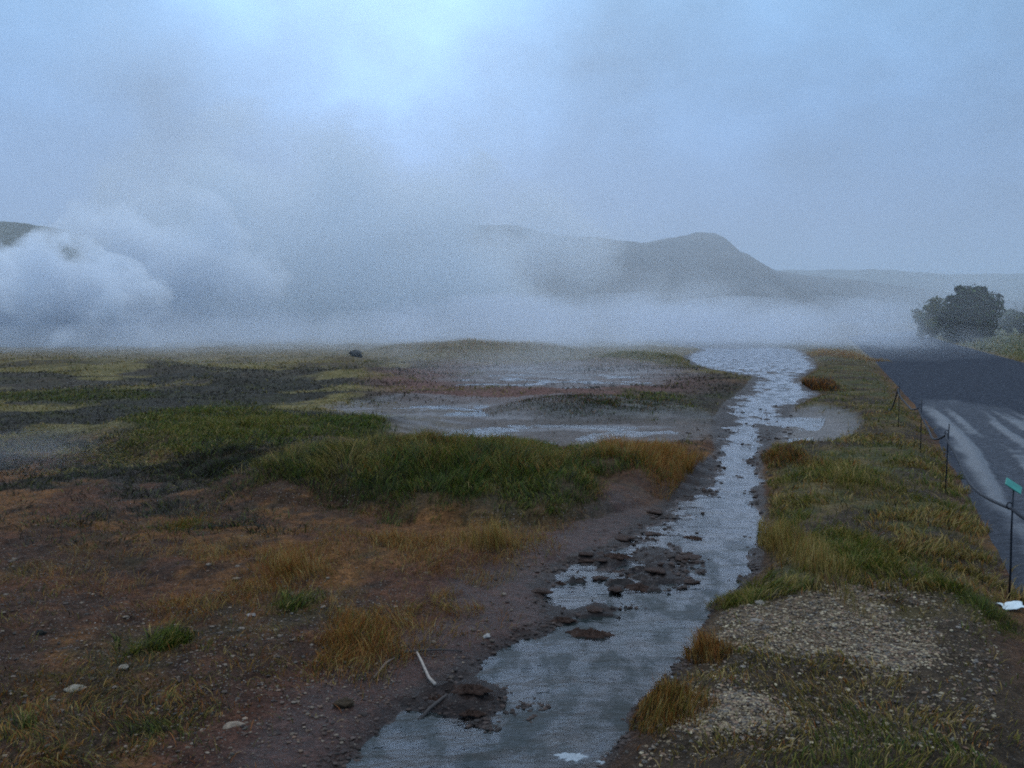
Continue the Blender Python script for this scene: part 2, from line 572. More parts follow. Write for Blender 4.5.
def path_attr(xs, ys, t):
    a = (xs - xP(ys))
    rut = ss(.48, .64, path_rut(a, ys) + .24 * (fbm(xs, ys, 4, 4, 138, .65) - .5)) * ss(20, 14, ys)
    front = np.interp(a, [0, 1, 2, 4, 6], [18.5, 17.5, 15.2, 13, 11])
    wetp = ss(2.6, -2.2, ys - front + 1.5 * (fbm(xs, ys, 1.2, 3, 139) - .5)) * ss(.05, .5, a) * (.55 + .6 * (fbm(xs, ys, .8, 3, 135)))
    return {'wet': np.stack([np.clip(wetp, 0, 1), np.clip(rut, 0, 1), rut * 0], 1)}


prow = np.concatenate([np.arange(-6, 2, .5), np.arange(2, 8, .04), grow(8, .05, 1.02, 320)])
sheet('gravel_path', prow, 190, lambda yy: (float(xP(yy)), float(xP(yy) + pathw(yy))), path_z, M_path, path_attr)

# ------------------------------------------------------------------ grass
PAL = {
    'green': [(.075, .125, .012), (.10, .155, .016), (.14, .185, .02), (.045, .08, .012)],
    'olive': [(.21, .18, .025), (.27, .22, .035), (.13, .125, .02)],
    'straw': [(.46, .29, .075), (.36, .22, .055), (.55, .38, .13)],
    'rust': [(.42, .145, .025), (.32, .10, .02), (.50, .23, .05)],
    'dark': [(.022, .028, .01), (.03, .022, .013), (.04, .04, .014)],
    'heath': [(.04, .034, .024), (.06, .04, .03), (.04, .045, .024)],
}


def blades(x, y, h, lean, width, tints, z=None, droop=.25):
    """arrays -> verts, faces, colours of tapering curved blades"""
    n = len(x)
    z = H(x, y) - .006 if z is None else z
    yaw = rng.random(n) * 2 * math.pi
    fx_, fy_ = (x, y) if z is None else (x + float(len(x) % 97), y)
    yaw = np.where(rng.random(n) < .6, fbm(fx_, fy_, 2.4, 3, 177) * 16 + rng.normal(size=n) * .45, yaw)
    wyaw = rng.random(n) * 2 * math.pi
    fx_, fy_ = (x, y) if z is None else (x + float(len(x) % 97), y)
    yaw = np.where(rng.random(n) < .6, fbm(fx_, fy_, 2.4, 3, 177) * 16 + rng.normal(size=n) * .45, yaw)
    dx, dy = np.cos(yaw) * lean + .05 * lean, np.sin(yaw) * lean
    sx, sy = np.cos(wyaw), np.sin(wyaw)
    T = [0, .38, .72, 1.0]
    W = [.8, 1.0, .62, 0]
    V = np.zeros((n, 7, 3), np.float32)
    C = np.zeros((n, 7, 3), np.float32)
    k = 0
    for t, w in zip(T, W):
        cx = x + dx * h * t * t
        cy = y + dy * h * t * t
        cz = z + h * (t - droop * lean * t ** 3)
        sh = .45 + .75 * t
        for s in ((-1, 1) if w else (0,)):
            V[:, k, 0] = cx + sx * s * width * w * .5
            V[:, k, 1] = cy + sy * s * width * w * .5
            V[:, k, 2] = cz
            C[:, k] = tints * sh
            k += 1
    base = (np.arange(n) * 7)[:, None]
    q = np.concatenate([base + np.array([0, 1, 3, 2]), base + np.array([2, 3, 5, 4])])
    t3 = base + np.array([4, 5, 6])
    return V.reshape(-1, 3), q, t3, C.reshape(-1, 3)


def tints_of(n, mixw):
    """mixw: {palette: weight}"""
    keys = list(mixw)
    w = np.array([mixw[k] for k in keys], float)
    pick = rng.choice(len(keys), n, p=w / w.sum())
    out = np.zeros((n, 3))
    for i, k in enumerate(keys):
        sel = pick == i
        p = np.array(PAL[k])
        out[sel] = p[rng.integers(0, len(p), sel.sum())]
    return out * (.52 + .5 * rng.random((n, 1)))


def blade_mesh(name, parts):
    V, Q, T3, C, off = [], [], [], [], 0
    for (v_, q_, t_, c_) in parts:
        V.append(v_); Q.append(q_ + off); T3.append(t_ + off); C.append(c_)
        off += len(v_)
    return mesh_np(name, np.concatenate(V), [np.concatenate(Q), np.concatenate(T3)], True, {'tint': np.concatenate(C)})


def scatter_px(n, u0, u1, v0, v1, maskf):
    """points on the ground, denser nearby, inside a bearing window and thinned by a mask"""
    out = np.zeros((0, 2))
    while len(out) < n:
        k = n * 3
        v_ = v0 + (v1 - v0) * rng.random(k)
        u_ = u0 + (u1 - u0) * rng.random(k)
        yy = 1440 / (v_ - 320)
        xx = (u_ - 512) * yy / F
        m = maskf(xx, yy, u_, v_)
        keep = rng.random(k) < m
        out = np.concatenate([out, np.stack([xx[keep], yy[keep]], 1)])
        if keep.sum() == 0:
            break
    return out[:n]


def landmask(x, y, u, v):
    """1 on dry land clear of stream and path"""
    l, r = xL(y), xR(y)
    st = (x > l - .06) & (x < r + .02)
    pa = (x > xP(y) + .25) & (x < xP(y) + pathw(y) - .1)
    return (~st & ~pa & (H(x, y) > WATER + .02)).astype(float)


# --- general sward: everything nobody could count
parts = []
# left field, sparse dry stalks and low turf
def m_left(x, y, u, v):
    n = fbm(x, y, 1.2, 5, 141, .68)
    g = .07 + ss(.47, .66, n) * .7
    g = g * (1 - ss(.9, .1, xL(y) - x) * ss(9, 7, y)) * (1 - .7 * ell(u, v, 40, 480, 160, 90))
    return g * landmask(x, y, u, v) * (x < xL(y))


p = scatter_px(27000, -300, 640, 500, 900, m_left)
parts.append(blades(p[:, 0], p[:, 1], .012 + .055 * rng.random(len(p)) ** 3, .4 + .9 * rng.random(len(p)), .0025 + .002 * rng.random(len(p)),
                    tints_of(len(p), {'rust': 2, 'straw': 1.2, 'olive': 2.2, 'dark': 1.5})))


def m_darkleft(x, y, u, v):
    n = fbm(x, y, 1.5, 5, 145, .68)
    g = np.clip(1.7 * ell(u, v, 70, 470, 230, 55) + .8 * ell(u, v, 120, 530, 200, 30), 0, 1)
    return g * (.08 + ss(.45, .6, n)) * landmask(x, y, u, v)


p = scatter_px(15000, -200, 330, 425, 570, m_darkleft)
parts.append(blades(p[:, 0], p[:, 1], .02 + .08 * rng.random(len(p)) ** 2, .6 + 1.1 * rng.random(len(p)), .0045 + .004 * rng.random(len(p)),
                    tints_of(len(p), {'heath': 3, 'dark': 3, 'olive': .7, 'green': .5})))


def m_rust(x, y, u, v):
    n = fbm(x, y, 2.4, 5, 143, .68)
    g = np.clip(1.6 * ell(u, v, 330, 590, 210, 110) + 1.3 * ell(u, v, 480, 545, 140, 26) + .5 * ell(u, v, 150, 560, 200, 60), 0, 1)
    return g * ss(.47, .62, n) * landmask(x, y, u, v)


p = scatter_px(14000, 0, 640, 500, 720, m_rust)
parts.append(blades(p[:, 0], p[:, 1], .02 + .10 * rng.random(len(p)) ** 2.5, .3 + .8 * rng.random(len(p)), .0018 + .0014 * rng.random(len(p)),
                    tints_of(len(p), {'rust': 3, 'straw': 2, 'olive': .7})))


def m_mossy(x, y, u, v):
    return ss(.45, .8, greenmask(x, y)) * landmask(x, y, u, v)


p = scatter_px(26000, -250, 760, 395, 800, m_mossy)
parts.append(blades(p[:, 0], p[:, 1], .03 + .07 * rng.random(len(p)), .3 + .7 * rng.random(len(p)), .002 + .0006 * p[:, 1],
                    tints_of(len(p), {'green': 2.2, 'olive': 2.4, 'dark': 1, 'straw': .3})))


# heath in the middle distance
def m_heath(x, y, u, v):
    n = fbm(x, y, .6, 5, 151, .65)
    return (.25 + ss(.42, .6, n)) * landmask(x, y, u, v) * ss(2, -1, x - xL(y)) * (1 - .95 * np.clip(2 * ell(u, v, 540, 425, 230, 34), 0, 1))


p = scatter_px(60000, -300, 800, 343, 480, m_heath)
pn = fbm(p[:, 0], p[:, 1], .5, 4, 105)
pd = fbm(p[:, 0], p[:, 1], .42, 4, 106)
t_ = tints_of(len(p), {'heath': 3, 'dark': 2, 'olive': .6})
t2 = tints_of(len(p), {'straw': 2.5, 'olive': 3, 'green': .6})
sel = ((pn > .48) & (pd < .55)) | (p[:, 1] > 30)
t_[sel] = t2[sel]
parts.append(blades(p[:, 0], p[:, 1], (.03 + .07 * rng.random(len(p)) ** 2) * np.clip(p[:, 1] / 18, .8, 1.8), .8 + 1.2 * rng.random(len(p)), .0009 * p[:, 1], t_))


# right verge
def m_verge(x, y, u, v):
    n = fbm(x, y, 2.2, 5, 161, .66)
    return (.07 + ss(.47, .63, n)) * landmask(x, y, u, v) * (x > xR(y)) * (x < xP(y) + .12 + .3 * (fbm(x, y, 5, 3, 165) - .5)) * (1 - .96 * gravelmask(x, y)) * (1 - .9 * np.clip(2 * ell(u, v, 810, 428, 60, 22), 0, 1)) * np.where(v > 615, .16, 1)


p = scatter_px(38000, 640, 1150, 345, 900, m_verge)
n2 = fbm(p[:, 0], p[:, 1], 1.6, 3, 163)
uu, vv = uv_of(p[:, 0], p[:, 1])
t_ = tints_of(len(p), {'straw': 3, 'olive': 2.4, 'rust': .7, 'dark': .8})
tg = tints_of(len(p), {'green': 1.6, 'olive': 3.6, 'straw': 1})
sel = n2 > .5
t_[sel] = tg[sel]
hh = (.015 + .085 * rng.random(len(p)) ** 2) * np.where(vv > 620, .55, 1.0)
parts.append(blades(p[:, 0], p[:, 1], hh, .35 + .6 * rng.random(len(p)), .0022 + .0006 * p[:, 1], t_))


# far side of the path
def m_far(x, y, u, v):
    return (x > xP(y) + pathw(y) - .2).astype(float)


p = scatter_px(16000, 860, 1300, 333, 420, m_far)
parts.append(blades(p[:, 0], p[:, 1], (.08 + .14 * rng.random(len(p))) * np.clip(p[:, 1] / 30, .6, 1.8), .5 + .9 * rng.random(len(p)), .0009 * p[:, 1],
                    tints_of(len(p), {'straw': 1.6, 'olive': 3, 'green': 1.5})))
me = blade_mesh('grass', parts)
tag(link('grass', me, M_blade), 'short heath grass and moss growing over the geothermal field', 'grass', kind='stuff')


# --- clumps one can point at
def clump(name, label, cat, cu, cv, ru, rv, n, h0, h1, mixw, width=.005, lean=(.3, .8), group=None, power=.62, top=None):
    """an elliptical clump: cu, cv is the bearing of its middle on the ground"""
    n = int(n * 2.0)
    width = width * .62
    a = rng.random(n) * 2 * math.pi
    q = rng.random(n) ** power
    yy = 1440 / (cv - 320)
    cx, cy = (cu - 512) * yy / F, yy
    rx, ry = ru * yy / F, rv * yy * yy / 1440
    q = q * (1 + (.3 if name == 'grass_tuft' else .55) * rng.random(n) ** 5)
    wob = 1 + .5 * (vnoise(np.cos(a) * 2 + cu, np.sin(a) * 2 + cv, 5) - .5) * 2
    xx, y2 = cx + np.cos(a) * q * rx * wob, cy + np.sin(a) * q * ry * wob
    keep = (xx < xL(y2) + .08) | (xx > xR(y2) - .08)
    keep &= (fbm(xx, y2, 4, 3, 171) > .36) | (name == 'grass_tuft')
    xx, y2, q = xx[keep], y2[keep], q[keep]
    h = (h0 + (h1 - h0) * rng.random(len(xx)) ** 1.5) * (1.1 - .75 * q ** 2) * (.30 + 1.3 * fbm(xx, y2, 2.8, 4, 172))
    t = tints_of(len(xx), mixw)
    if top:
        s = rng.random(len(xx)) < .0 + .9 * ss(.1, .8, (y2 - cy) / ry * .5 + .5 + (fbm(xx, y2, 3, 2, 173) - .5))
        tt = tints_of(len(xx), top)
        t[s] = tt[s]
    z = H(xx, y2) - .008
    bz = Hs(cx, cy)
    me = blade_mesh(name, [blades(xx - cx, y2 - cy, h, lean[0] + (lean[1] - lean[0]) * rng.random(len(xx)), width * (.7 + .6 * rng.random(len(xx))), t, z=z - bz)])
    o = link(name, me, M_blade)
    o.location = (cx, cy, bz)
    return tag(o, label, cat, group)


G1 = 'grass tussocks on the field left of the stream'
G2 = 'grass tussocks along the verge between stream and path'
clump('grass_hummock', 'large dark green grassy hummock at the middle of the field, left of the stream', 'grass hummock', 500, 488, 140, 27, 15000, .10, .27,
      {'green': 4, 'dark': 2.6, 'olive': .8}, .006, (.3, .9), G1, top={'olive': 3, 'rust': 1.6, 'straw': 1.6, 'green': 2.6})  # dark blades paint shade at the foot, yellow-green ones a lit top; rust is real
clump('grass_hummock', 'rust orange grass hummock whose right tip reaches the stream edge', 'grass hummock', 652, 474, 74, 20, 6500, .10, .28,
      {'rust': 3.4, 'straw': 1.4, 'olive': 1}, .005, (.2, .7), G1)
clump('grass_hummock', 'shaggy yellowish hummock with shaded dark green foot, left end of the grassy ridge', 'grass hummock', 325, 480, 92, 24, 8500, .10, .24,
      {'dark': 3, 'green': 2, 'olive': 1}, .006, (.3, .9), G1, top={'straw': 2.4, 'olive': 2})  # shade of the foot is put into the colour of its dark blades
clump('grass_hummock', 'low dark heather hummock at the left foot of the grassy ridge', 'grass hummock', 215, 474, 62, 15, 3600, .08, .17, {'dark': 3, 'heath': 3, 'green': .6}, .007, (.4, .9), G1)
clump('grass_hummock', 'broad yellow green mossy hummock behind the left end of the grassy ridge', 'grass hummock', 222, 440, 105, 22, 9000, .04, .13,
      {'olive': 4, 'green': 2.4, 'straw': 1.6}, .008, (.4, .9), G1)
clump('grass_hummock', 'bright green low moss hummock beside the milky pools', 'grass hummock', 352, 431, 36, 10, 2500, .04, .1, {'green': 3, 'olive': .4}, .009, (.4, .9), G1)
clump('grass_hummock', 'dark scrubby islet with green tufts between the milky pools and far mud', 'grass hummock', 600, 410, 95, 9, 4600, .04, .11, {'heath': 4, 'dark': 2, 'green': 2.2, 'rust': 1}, .011, (.4, .9), G1)
clump('grass_hummock', 'long straw coloured rise of grass under the steam, at the far end of the field', 'grass hummock', 480, 353, 105, 6, 6500, .12, .35, {'straw': 3, 'olive': 2, 'rust': 1}, .024, (.3, .8), G1)
clump('grass_hummock', 'far low olive knoll just left of the distant bend of the stream', 'grass hummock', 640, 362, 48, 5, 3500, .12, .28, {'olive': 3, 'straw': 1.4, 'green': 1}, .022, (.3, .8), G1)
clump('grass_tuft', 'pale dry tuft of tall stalks on bare mud in front of the big green hummock', 'grass tuft', 495, 552, 66, 13, 607, 0.078, 0.190, {'straw': 3, 'rust': 1.4, 'olive': .8}, .004, (.1, .5), G1, power=.95)
clump('grass_tuft', 'rust brown tuft near the two bare sticks, by the muddy shore', 'grass tuft', 348, 662, 55, 33, 742, 0.065, 0.163, {'rust': 3, 'dark': 1, 'olive': 1}, .004, (.15, .6), G1, power=.95)
clump('grass_tuft', 'orange brown tuft of thin stalks in the middle of the brown soil', 'grass tuft', 285, 580, 72, 33, 1012, 0.052, 0.150, {'rust': 3, 'straw': 2, 'olive': .6}, .004, (.15, .6), G1, power=.95)
clump('grass_tuft', 'small green tuft growing beside pale stones on brown soil', 'grass tuft', 150, 655, 37, 13, 472, 0.033, 0.082, {'green': 1.3, 'olive': 2, 'dark': 1.5}, .005, (.4, .9), G1, power=.95)
clump('grass_tuft', 'small dark green tuft in the lower corner of the brown field', 'grass tuft', 145, 745, 69, 33, 742, 0.019, 0.061, {'green': 1.2, 'olive': 2, 'dark': 2.5}, .004, (.4, .9), G1, power=.95)
clump('grass_tuft', 'green tuft at the foot of the orange brown stalks', 'grass tuft', 288, 612, 43, 13, 472, 0.033, 0.068, {'green': 1.3, 'olive': 2, 'dark': 1.5}, .004, (.4, .9), G1, power=.95)
clump('grass_tuft', 'low olive tuft on soil below the dark heather hummock', 'grass tuft', 178, 530, 43, 13, 540, 0.039, 0.088, {'olive': 3, 'rust': 1.5, 'green': 1}, .005, (.4, .9), G1, power=.95)
clump('grass_tuft', 'reddish tuft hiding under the left foot of the big green hummock', 'grass tuft', 395, 548, 75, 18, 675, 0.039, 0.109, {'rust': 2.5, 'straw': 1.6, 'dark': .8}, .004, (.2, .6), G1, power=.95)
# verge
clump('grass_tuft', 'tall yellow stalks standing in a band on the stream edge of the verge', 'grass tuft', 790, 555, 24, 58, 2000, .10, .26, {'straw': 3.2, 'olive': 2, 'rust': .6}, .004, (.08, .45), G2)
clump('grass_tuft', 'lush green tuft in the middle of the verge above the pale gravel', 'grass tuft', 862, 572, 62, 24, 2600, .05, .15, {'green': 3, 'olive': 3, 'straw': 1.2}, .005, (.2, .7), G2)
clump('grass_tuft', 'low yellow green tuft hanging over the bank where the stream narrows', 'grass tuft', 745, 605, 32, 11, 900, .04, .11, {'olive': 3, 'green': 1.5, 'straw': 1.5}, .004, (.3, .8), G2)
clump('grass_tuft', 'brown seed stalk tuft on the near stream bank beside white foam', 'grass tuft', 672, 730, 34, 28, 1500, .06, .17, {'rust': 2, 'straw': 1.6, 'dark': 1.5, 'olive': 1}, .0035, (.1, .5), G2)
clump('grass_tuft', 'dead reddish tuft on the bank just above the seed stalks', 'grass tuft', 712, 660, 24, 18, 700, .06, .14, {'straw': 1, 'rust': 2, 'dark': 1}, .0035, (.15, .6), G2)
clump('grass_tuft', 'dark olive tuft on the bank corner where the stream widens to flats', 'grass tuft', 790, 466, 20, 12, 900, .10, .2, {'rust': 2, 'dark': 2, 'olive': 1}, .006, (.3, .8), G2)
clump('grass_tuft', 'thick yellow grass tuft along the verge beside the second stake', 'grass tuft', 845, 490, 58, 20, 2000, .05, .15, {'straw': 2.4, 'olive': 3, 'green': 1}, .006, (.2, .7), G2)
clump('grass_tuft', 'dark red brown mud bank tuft at the far bend of the stream', 'grass tuft', 806, 386, 20, 5, 2600, .12, .32, {'rust': 2, 'heath': 2, 'dark': 1}, .02, (.3, .8), G2)
clump('grass_tuft', 'tan tuft at the far end of the verge where steam hides the stream', 'grass tuft', 838, 358, 22, 6, 2600, .12, .32, {'straw': 2, 'rust': 1.5}, .03, (.3, .8), G2)
clump('grass_tuft', 'small green tuft at the path edge beside the near stake', 'grass tuft', 985, 620, 26, 30, 1300, .03, .09, {'green': 2.5, 'olive': 2, 'dark': 1}, .004, (.3, .9), G2)

# ------------------------------------------------------------------ stones
def rock_verts(sub, squash, seed):
    import bmesh
    bm = bmesh.new()
    bmesh.ops.create_icosphere(bm, subdivisions=sub, radius=1)
    r_ = random.Random(seed)
    o = Vector((r_.random() * 50, r_.random() * 50, r_.random() * 50))
    for v_ in bm.verts:
        k = 1 + .55 * mnoise.noise(v_.co * 1.1 + o) + .22 * mnoise.noise(v_.co * 2.7 + o)
        v_.co = v_.co * k
        v_.co.z *= squash
        v_.co.x *= 1.25
    vs = np.array([v_.co[:] for v_ in bm.verts])
    fs = np.array([[w.index for w in f.verts] for f in bm.faces])
    bm.free()
    return vs, fs


def pebbles(name, pts, size, tintf, mat):
    protos = [rock_verts(1, .6, i) for i in range(6)]
    V, T, C, off = [], [], [], 0
    zz = H(pts[:, 0], pts[:, 1])
    for i in range(len(pts)):
        vs, fs = protos[i % 6]
        s = size[i]
        a = rng.random() * 6.28
        c_, s_ = math.cos(a), math.sin(a)
        w = np.stack([vs[:, 0] * c_ - vs[:, 1] * s_, vs[:, 0] * s_ + vs[:, 1] * c_, vs[:, 2]], 1) * s
        w += (pts[i, 0], pts[i, 1], zz[i] + s * .15)
        V.append(w); T.append(fs + off); off += len(vs)
        C.append(np.tile(tintf(i), (len(vs), 1)))
    return mesh_np(name, np.concatenate(V), [np.concatenate(T)], False, {'tint': np.concatenate(C)})


def m_gravel(x, y, u, v):
    return (gravelmask(x, y) + .07 * (x > xR(y) + .1) * (v > 600)) * landmask(x, y, u, v)


p = scatter_px(19000, 620, 1010, 590, 800, m_gravel)
tones = np.array([(.29, .21, .12), (.20, .14, .08), (.38, .30, .19), (.08, .055, .04), (.21, .125, .075), (.12, .10, .08)])
sz = .0028 + .007 * rng.random(len(p)) ** 4
me = pebbles('gravel', p, sz, lambda i: tones[rng.integers(0, 6)] * (.7 + .5 * rng.random()), M_stone)
tag(link('gravel', me, M_stone), 'pale loose gravel spread over the verge beside the path', 'gravel', kind='stuff')


def m_peb(x, y, u, v):
    return (.3 + ss(.45, .6, fbm(x, y, 1.1, 3, 121))) * landmask(x, y, u, v) * (1 - .9 * gravelmask(x, y)) * (1 - np.clip(ell(u, v, 470, 500, 260, 45) * 4, 0, 1)) * np.where((x > xR(y)) & (v < 600), .1, 1)


p = scatter_px(7500, -200, 1010, 515, 800, m_peb)
sz = .0025 + .008 * rng.random(len(p)) ** 4
tones2 = np.array([(.10, .06, .04), (.15, .09, .055), (.22, .16, .11), (.05, .033, .025), (.13, .07, .04), (.08, .065, .05)])
nP = len(p)


def m_shore(x, y, u, v):
    d = H(x, y) - WATER
    return ((x > xL(y) - .35) & (x < xR(y) + .2)) * ss(-.035, -.012, d) * ss(.035, .0, d) * (.3 + ss(.45, .6, fbm(x, y, 3, 4, 181)))


pc = scatter_px(6500, 300, 820, 400, 800, m_shore)
p = np.concatenate([p, pc])
sz = np.concatenate([sz, (.003 + .013 * rng.random(len(pc)) ** 3) * np.clip(pc[:, 1] / 5, .8, 2)])
mudc = np.array([(.045, .025, .017), (.03, .019, .014), (.065, .04, .03)])
me = pebbles('pebbles', p, sz, lambda i: (tones2[rng.integers(0, 6)] if i < nP else mudc[rng.integers(0, 3)]) * (.6 + .6 * rng.random()), M_stone)
tag(link('pebbles', me, M_stone), 'small brown pebbles and mud crumbs strewn over bare soil and stream margins', 'pebbles', kind='stuff')

rock_protos = {}


def lump_mesh(name, seed, height, col, mat, ragged=.55):
    """ragged low patch: polar grid, unit radius"""
    r_ = np.random.default_rng(seed + 900)
    nr, na = 14, 56
    ox = r_.random() * 40
    V = [(0, 0, height * .8)]
    for i in range(1, nr + 1):
        q = i / nr
        for k_ in range(na):
            a = 2 * math.pi * k_ / na
            p_ = Vector((math.cos(a) * 1.5 + ox, math.sin(a) * 1.5, seed))
            rr = 1 + ragged * mnoise.fractal(p_ * 1.2, .8, 2.2, 4)
            rr = max(.35, rr)
            X_, Y_ = math.cos(a) * q * rr * 1.25, math.sin(a) * q * rr * .8
            t_ = mnoise.fractal(Vector((X_ * 4 + ox, Y_ * 4, seed)), .7, 2.1, 4)
            zz_ = height * ((1 - q ** 3) * (.55 + .9 * t_) + .18 * (1 - q)) - (.25 * height if q == 1 else 0)
            V.append((X_, Y_, zz_))
    T = np.array([[0, 1 + k_, 1 + (k_ + 1) % na] for k_ in range(na)])
    Q = np.array([[1 + i * na + k_, 1 + (i + 1) * na + k_, 1 + (i + 1) * na + (k_ + 1) % na, 1 + i * na + (k_ + 1) % na] for i in range(nr - 1) for k_ in range(na)])
    V = np.array(V)
    n_ = np.array([mnoise.noise(Vector(q * 5.0)) for q in V])
    me = mesh_np(name, V, [Q, T], True, {'tint': np.array(col)[None, :] * (1 + .6 * n_[:, None])})
    me.materials.append(mat)
    return me


def lump(name, label, cat, px, py, wpx, col, mat, height=.22, group=None, seed=None, yaw=None, rag=.55, zb=None):
    seed = random.randrange(8) if seed is None else seed
    key = ('lump', seed, height, tuple(col), mat.name, rag)
    if key not in rock_protos:
        rock_protos[key] = lump_mesh(name, seed, height, col, mat, rag)
    x_, y_ = P(px, py, WATER)
    s_ = wpx * y_ / F / 2.5
    o = bpy.data.objects.new(name, rock_protos[key])
    COL.objects.link(o)
    zb = WATER if zb is None else zb
    o.location = (x_, y_, max(zb, Hs(x_, y_) - s_ * height * .2))
    o.scale = (s_, s_, s_)
    o.rotation_euler = (0, 0, random.uniform(-.5, .5) if yaw is None else yaw)
    return tag(o, label, cat, group)


def rock(name, label, cat, px, py, wpx, col, mat, squash=.5, group=None, sub=3, seed=None, sink=.25, zz=None, yaw=None):
    seed = random.randrange(8) if seed is None else seed
    key = (sub, squash, seed, tuple(col), mat.name)
    if key not in rock_protos:
        vs, fs = rock_verts(sub, squash, seed)
        n_ = np.array([mnoise.noise(Vector(q * 2.0)) for q in vs])
        rock_protos[key] = mesh_np(name, vs, [fs], True, {'tint': np.array(col)[None, :] * (1 + .5 * n_[:, None])})
        rock_protos[key].materials.append(mat)
    x_, y_ = P(px, py)
    s = wpx * y_ / F / 2.3
    o = bpy.data.objects.new(name, rock_protos[key])
    COL.objects.link(o)
    z_ = Hs(x_, y_) if zz is None else zz
    o.location = (x_, y_, z_ + s * squash * (1 - 2 * sink) * .6)
    o.scale = (s, s, s)
    o.rotation_euler = (0, 0, random.random() * 6.28 if yaw is None else yaw)
    return tag(o, label, cat, group)


GS = 'stones lying on the brown soil'
rock('stone', 'largest pale flat stone, oval, lying alone on the brown field', 'stone', 76, 694, 20, (.30, .25, .18), M_stone, .38, GS, seed=1, yaw=0)
rock('stone', 'thin pale stone lying among dead grass below the rust brown tuft', 'stone', 233, 728, 17, (.26, .19, .13), M_stone, .28, GS, seed=2, yaw=.1)
rock('stone', 'small pale stone beside the green tuft on the brown field', 'stone', 124, 671, 12, (.24, .20, .15), M_stone, .4, GS, seed=3)
rock('stone', 'pale whitish stone at the mud shore, nearest to the stream edge', 'stone', 487, 637, 8, (.42, .38, .34), M_stone, .7, GS, seed=4)
rock('stone', 'second whitish stone on the mud shore, lying a step closer to the water', 'stone', 507, 643, 6, (.40, .36, .33), M_stone, .6, GS, seed=5)
rock('stone', 'pale stone among orange brown stalks', 'stone', 251, 615, 9, (.32, .28, .25), M_stone, .4, GS, seed=6)
rock('clod', 'dark brown mossy clod lying alone on the wet shore', 'clod of earth', 345, 706, 17, (.085, .055, .03), M_mud, .7, seed=2)
rock('clod', 'dark round clod lying on the left of the brown field', 'clod of earth', 41, 636, 11, (.03, .028, .022), M_mud, .8, seed=5)
rock('boulder', 'small dark square boulder standing at the edge of the steam', 'boulder', 356, 360, 11, (.03, .032, .032), M_stone, .95, seed=6, sink=.0)
GV = 'stones at the rim of the pale gravel'
for (a, b, w, lb) in ((760, 612, 10, 'round tan stone at the upper left rim of the pale gravel'), (757, 629, 13, 'broad pinkish stone on the left rim of the pale gravel'),
                      (743, 686, 6, 'white pebble on dark soil under the pale gravel'), (958, 645, 5, 'white pebble on the dark verge right of the pale gravel'),
                      (712, 715, 7, 'cream stone beside the brown seed stalks')):
    rock('stone', lb, 'stone', a, b, w, (.30, .25, .2), M_stone, .5, GV)
GG = 'small stones scattered over the brown field'
k = 0
pts = scatter_px(110, 0, 520, 560, 760, lambda x, y, u, v: landmask(x, y, u, v) * np.where(u < 360, 1, .6))
cols = [(.17, .12, .08), (.10, .07, .05), (.24, .18, .13)]
for (xx, yy) in pts:
    uu_, vv_ = uv_of(xx, yy)
    o = rock('stone', 'small brownish stone scattered on the bare soil left of the stream', 'stone', float(uu_), float(vv_), random.uniform(3, 7), random.choice(cols), M_stone, .5, GG, sub=2, seed=random.randrange(4))
# mud clumps standing in the stream
GM = 'dark mud clumps in the shallow stream'
M_mud.name = 'mud'
for (a, b, w, lb) in ((472, 702, 30, 'ragged dark mud clump near the left shore, largest in the near water'), (473, 716, 20, 'smaller wet mud clump just below the ragged one'),
                      (432, 700, 26, 'long thin mud lump at the left water edge, next to the near clumps'), (590, 634, 34, 'broad brown mud islet in the middle of the stream'),
                      (560, 584, 9, 'small black mud lump at the upper end of the side pool'), (580, 580, 8, 'small black mud lump between the side pool and the bars'),
                      (693, 538, 16, 'lone dark mud clump standing in the blue water right of the bars'), (562, 622, 20, 'flat mud lump on the left shore beside the islet'),
                      (617, 562, 22, 'flat dark mud lump at the top of the mud bars'), (640, 588, 26, 'flat mud lump in the middle of the mud bars')):
    lump('mud_clump', lb, 'mud clump', a, b, w * 1.25, (.055, .028, .018), M_mud, .24 if w > 10 else .5, GM)
pts = scatter_px(46, 540, 720, 470, 640, lambda x, y, u, v: ((x > xL(y)) & (x < xR(y) - .35)).astype(float) * (.2 + ell(u, v, 625, 575, 95, 80)))
for (xx, yy) in pts:
    uu_, vv_ = uv_of(xx, yy)
    rock('mud_clump', 'little dark mud clump among the bars along the left half of the stream', 'mud clump', float(uu_), float(vv_), random.uniform(7, 22), (.055, .028, .018), M_mud, .2, GM)

# foam
M_foam = mat_plain('foam', (.36, .40, .43), .5, 30, 0, .35, .8)
for (a, b, w, lb) in ((572, 757, 30, 'thin patch of white foam on the near stream'), (604, 762, 14, 'small white foam patch close to the near right bank'), (676, 679, 9, 'white foam fleck under the right bank by the seed stalks')):
    lump('foam_patch', lb, 'foam', a, b, w, (.5, .55, .58), M_foam, .05, 'white foam patches on the stream', yaw=.1, rag=.9)

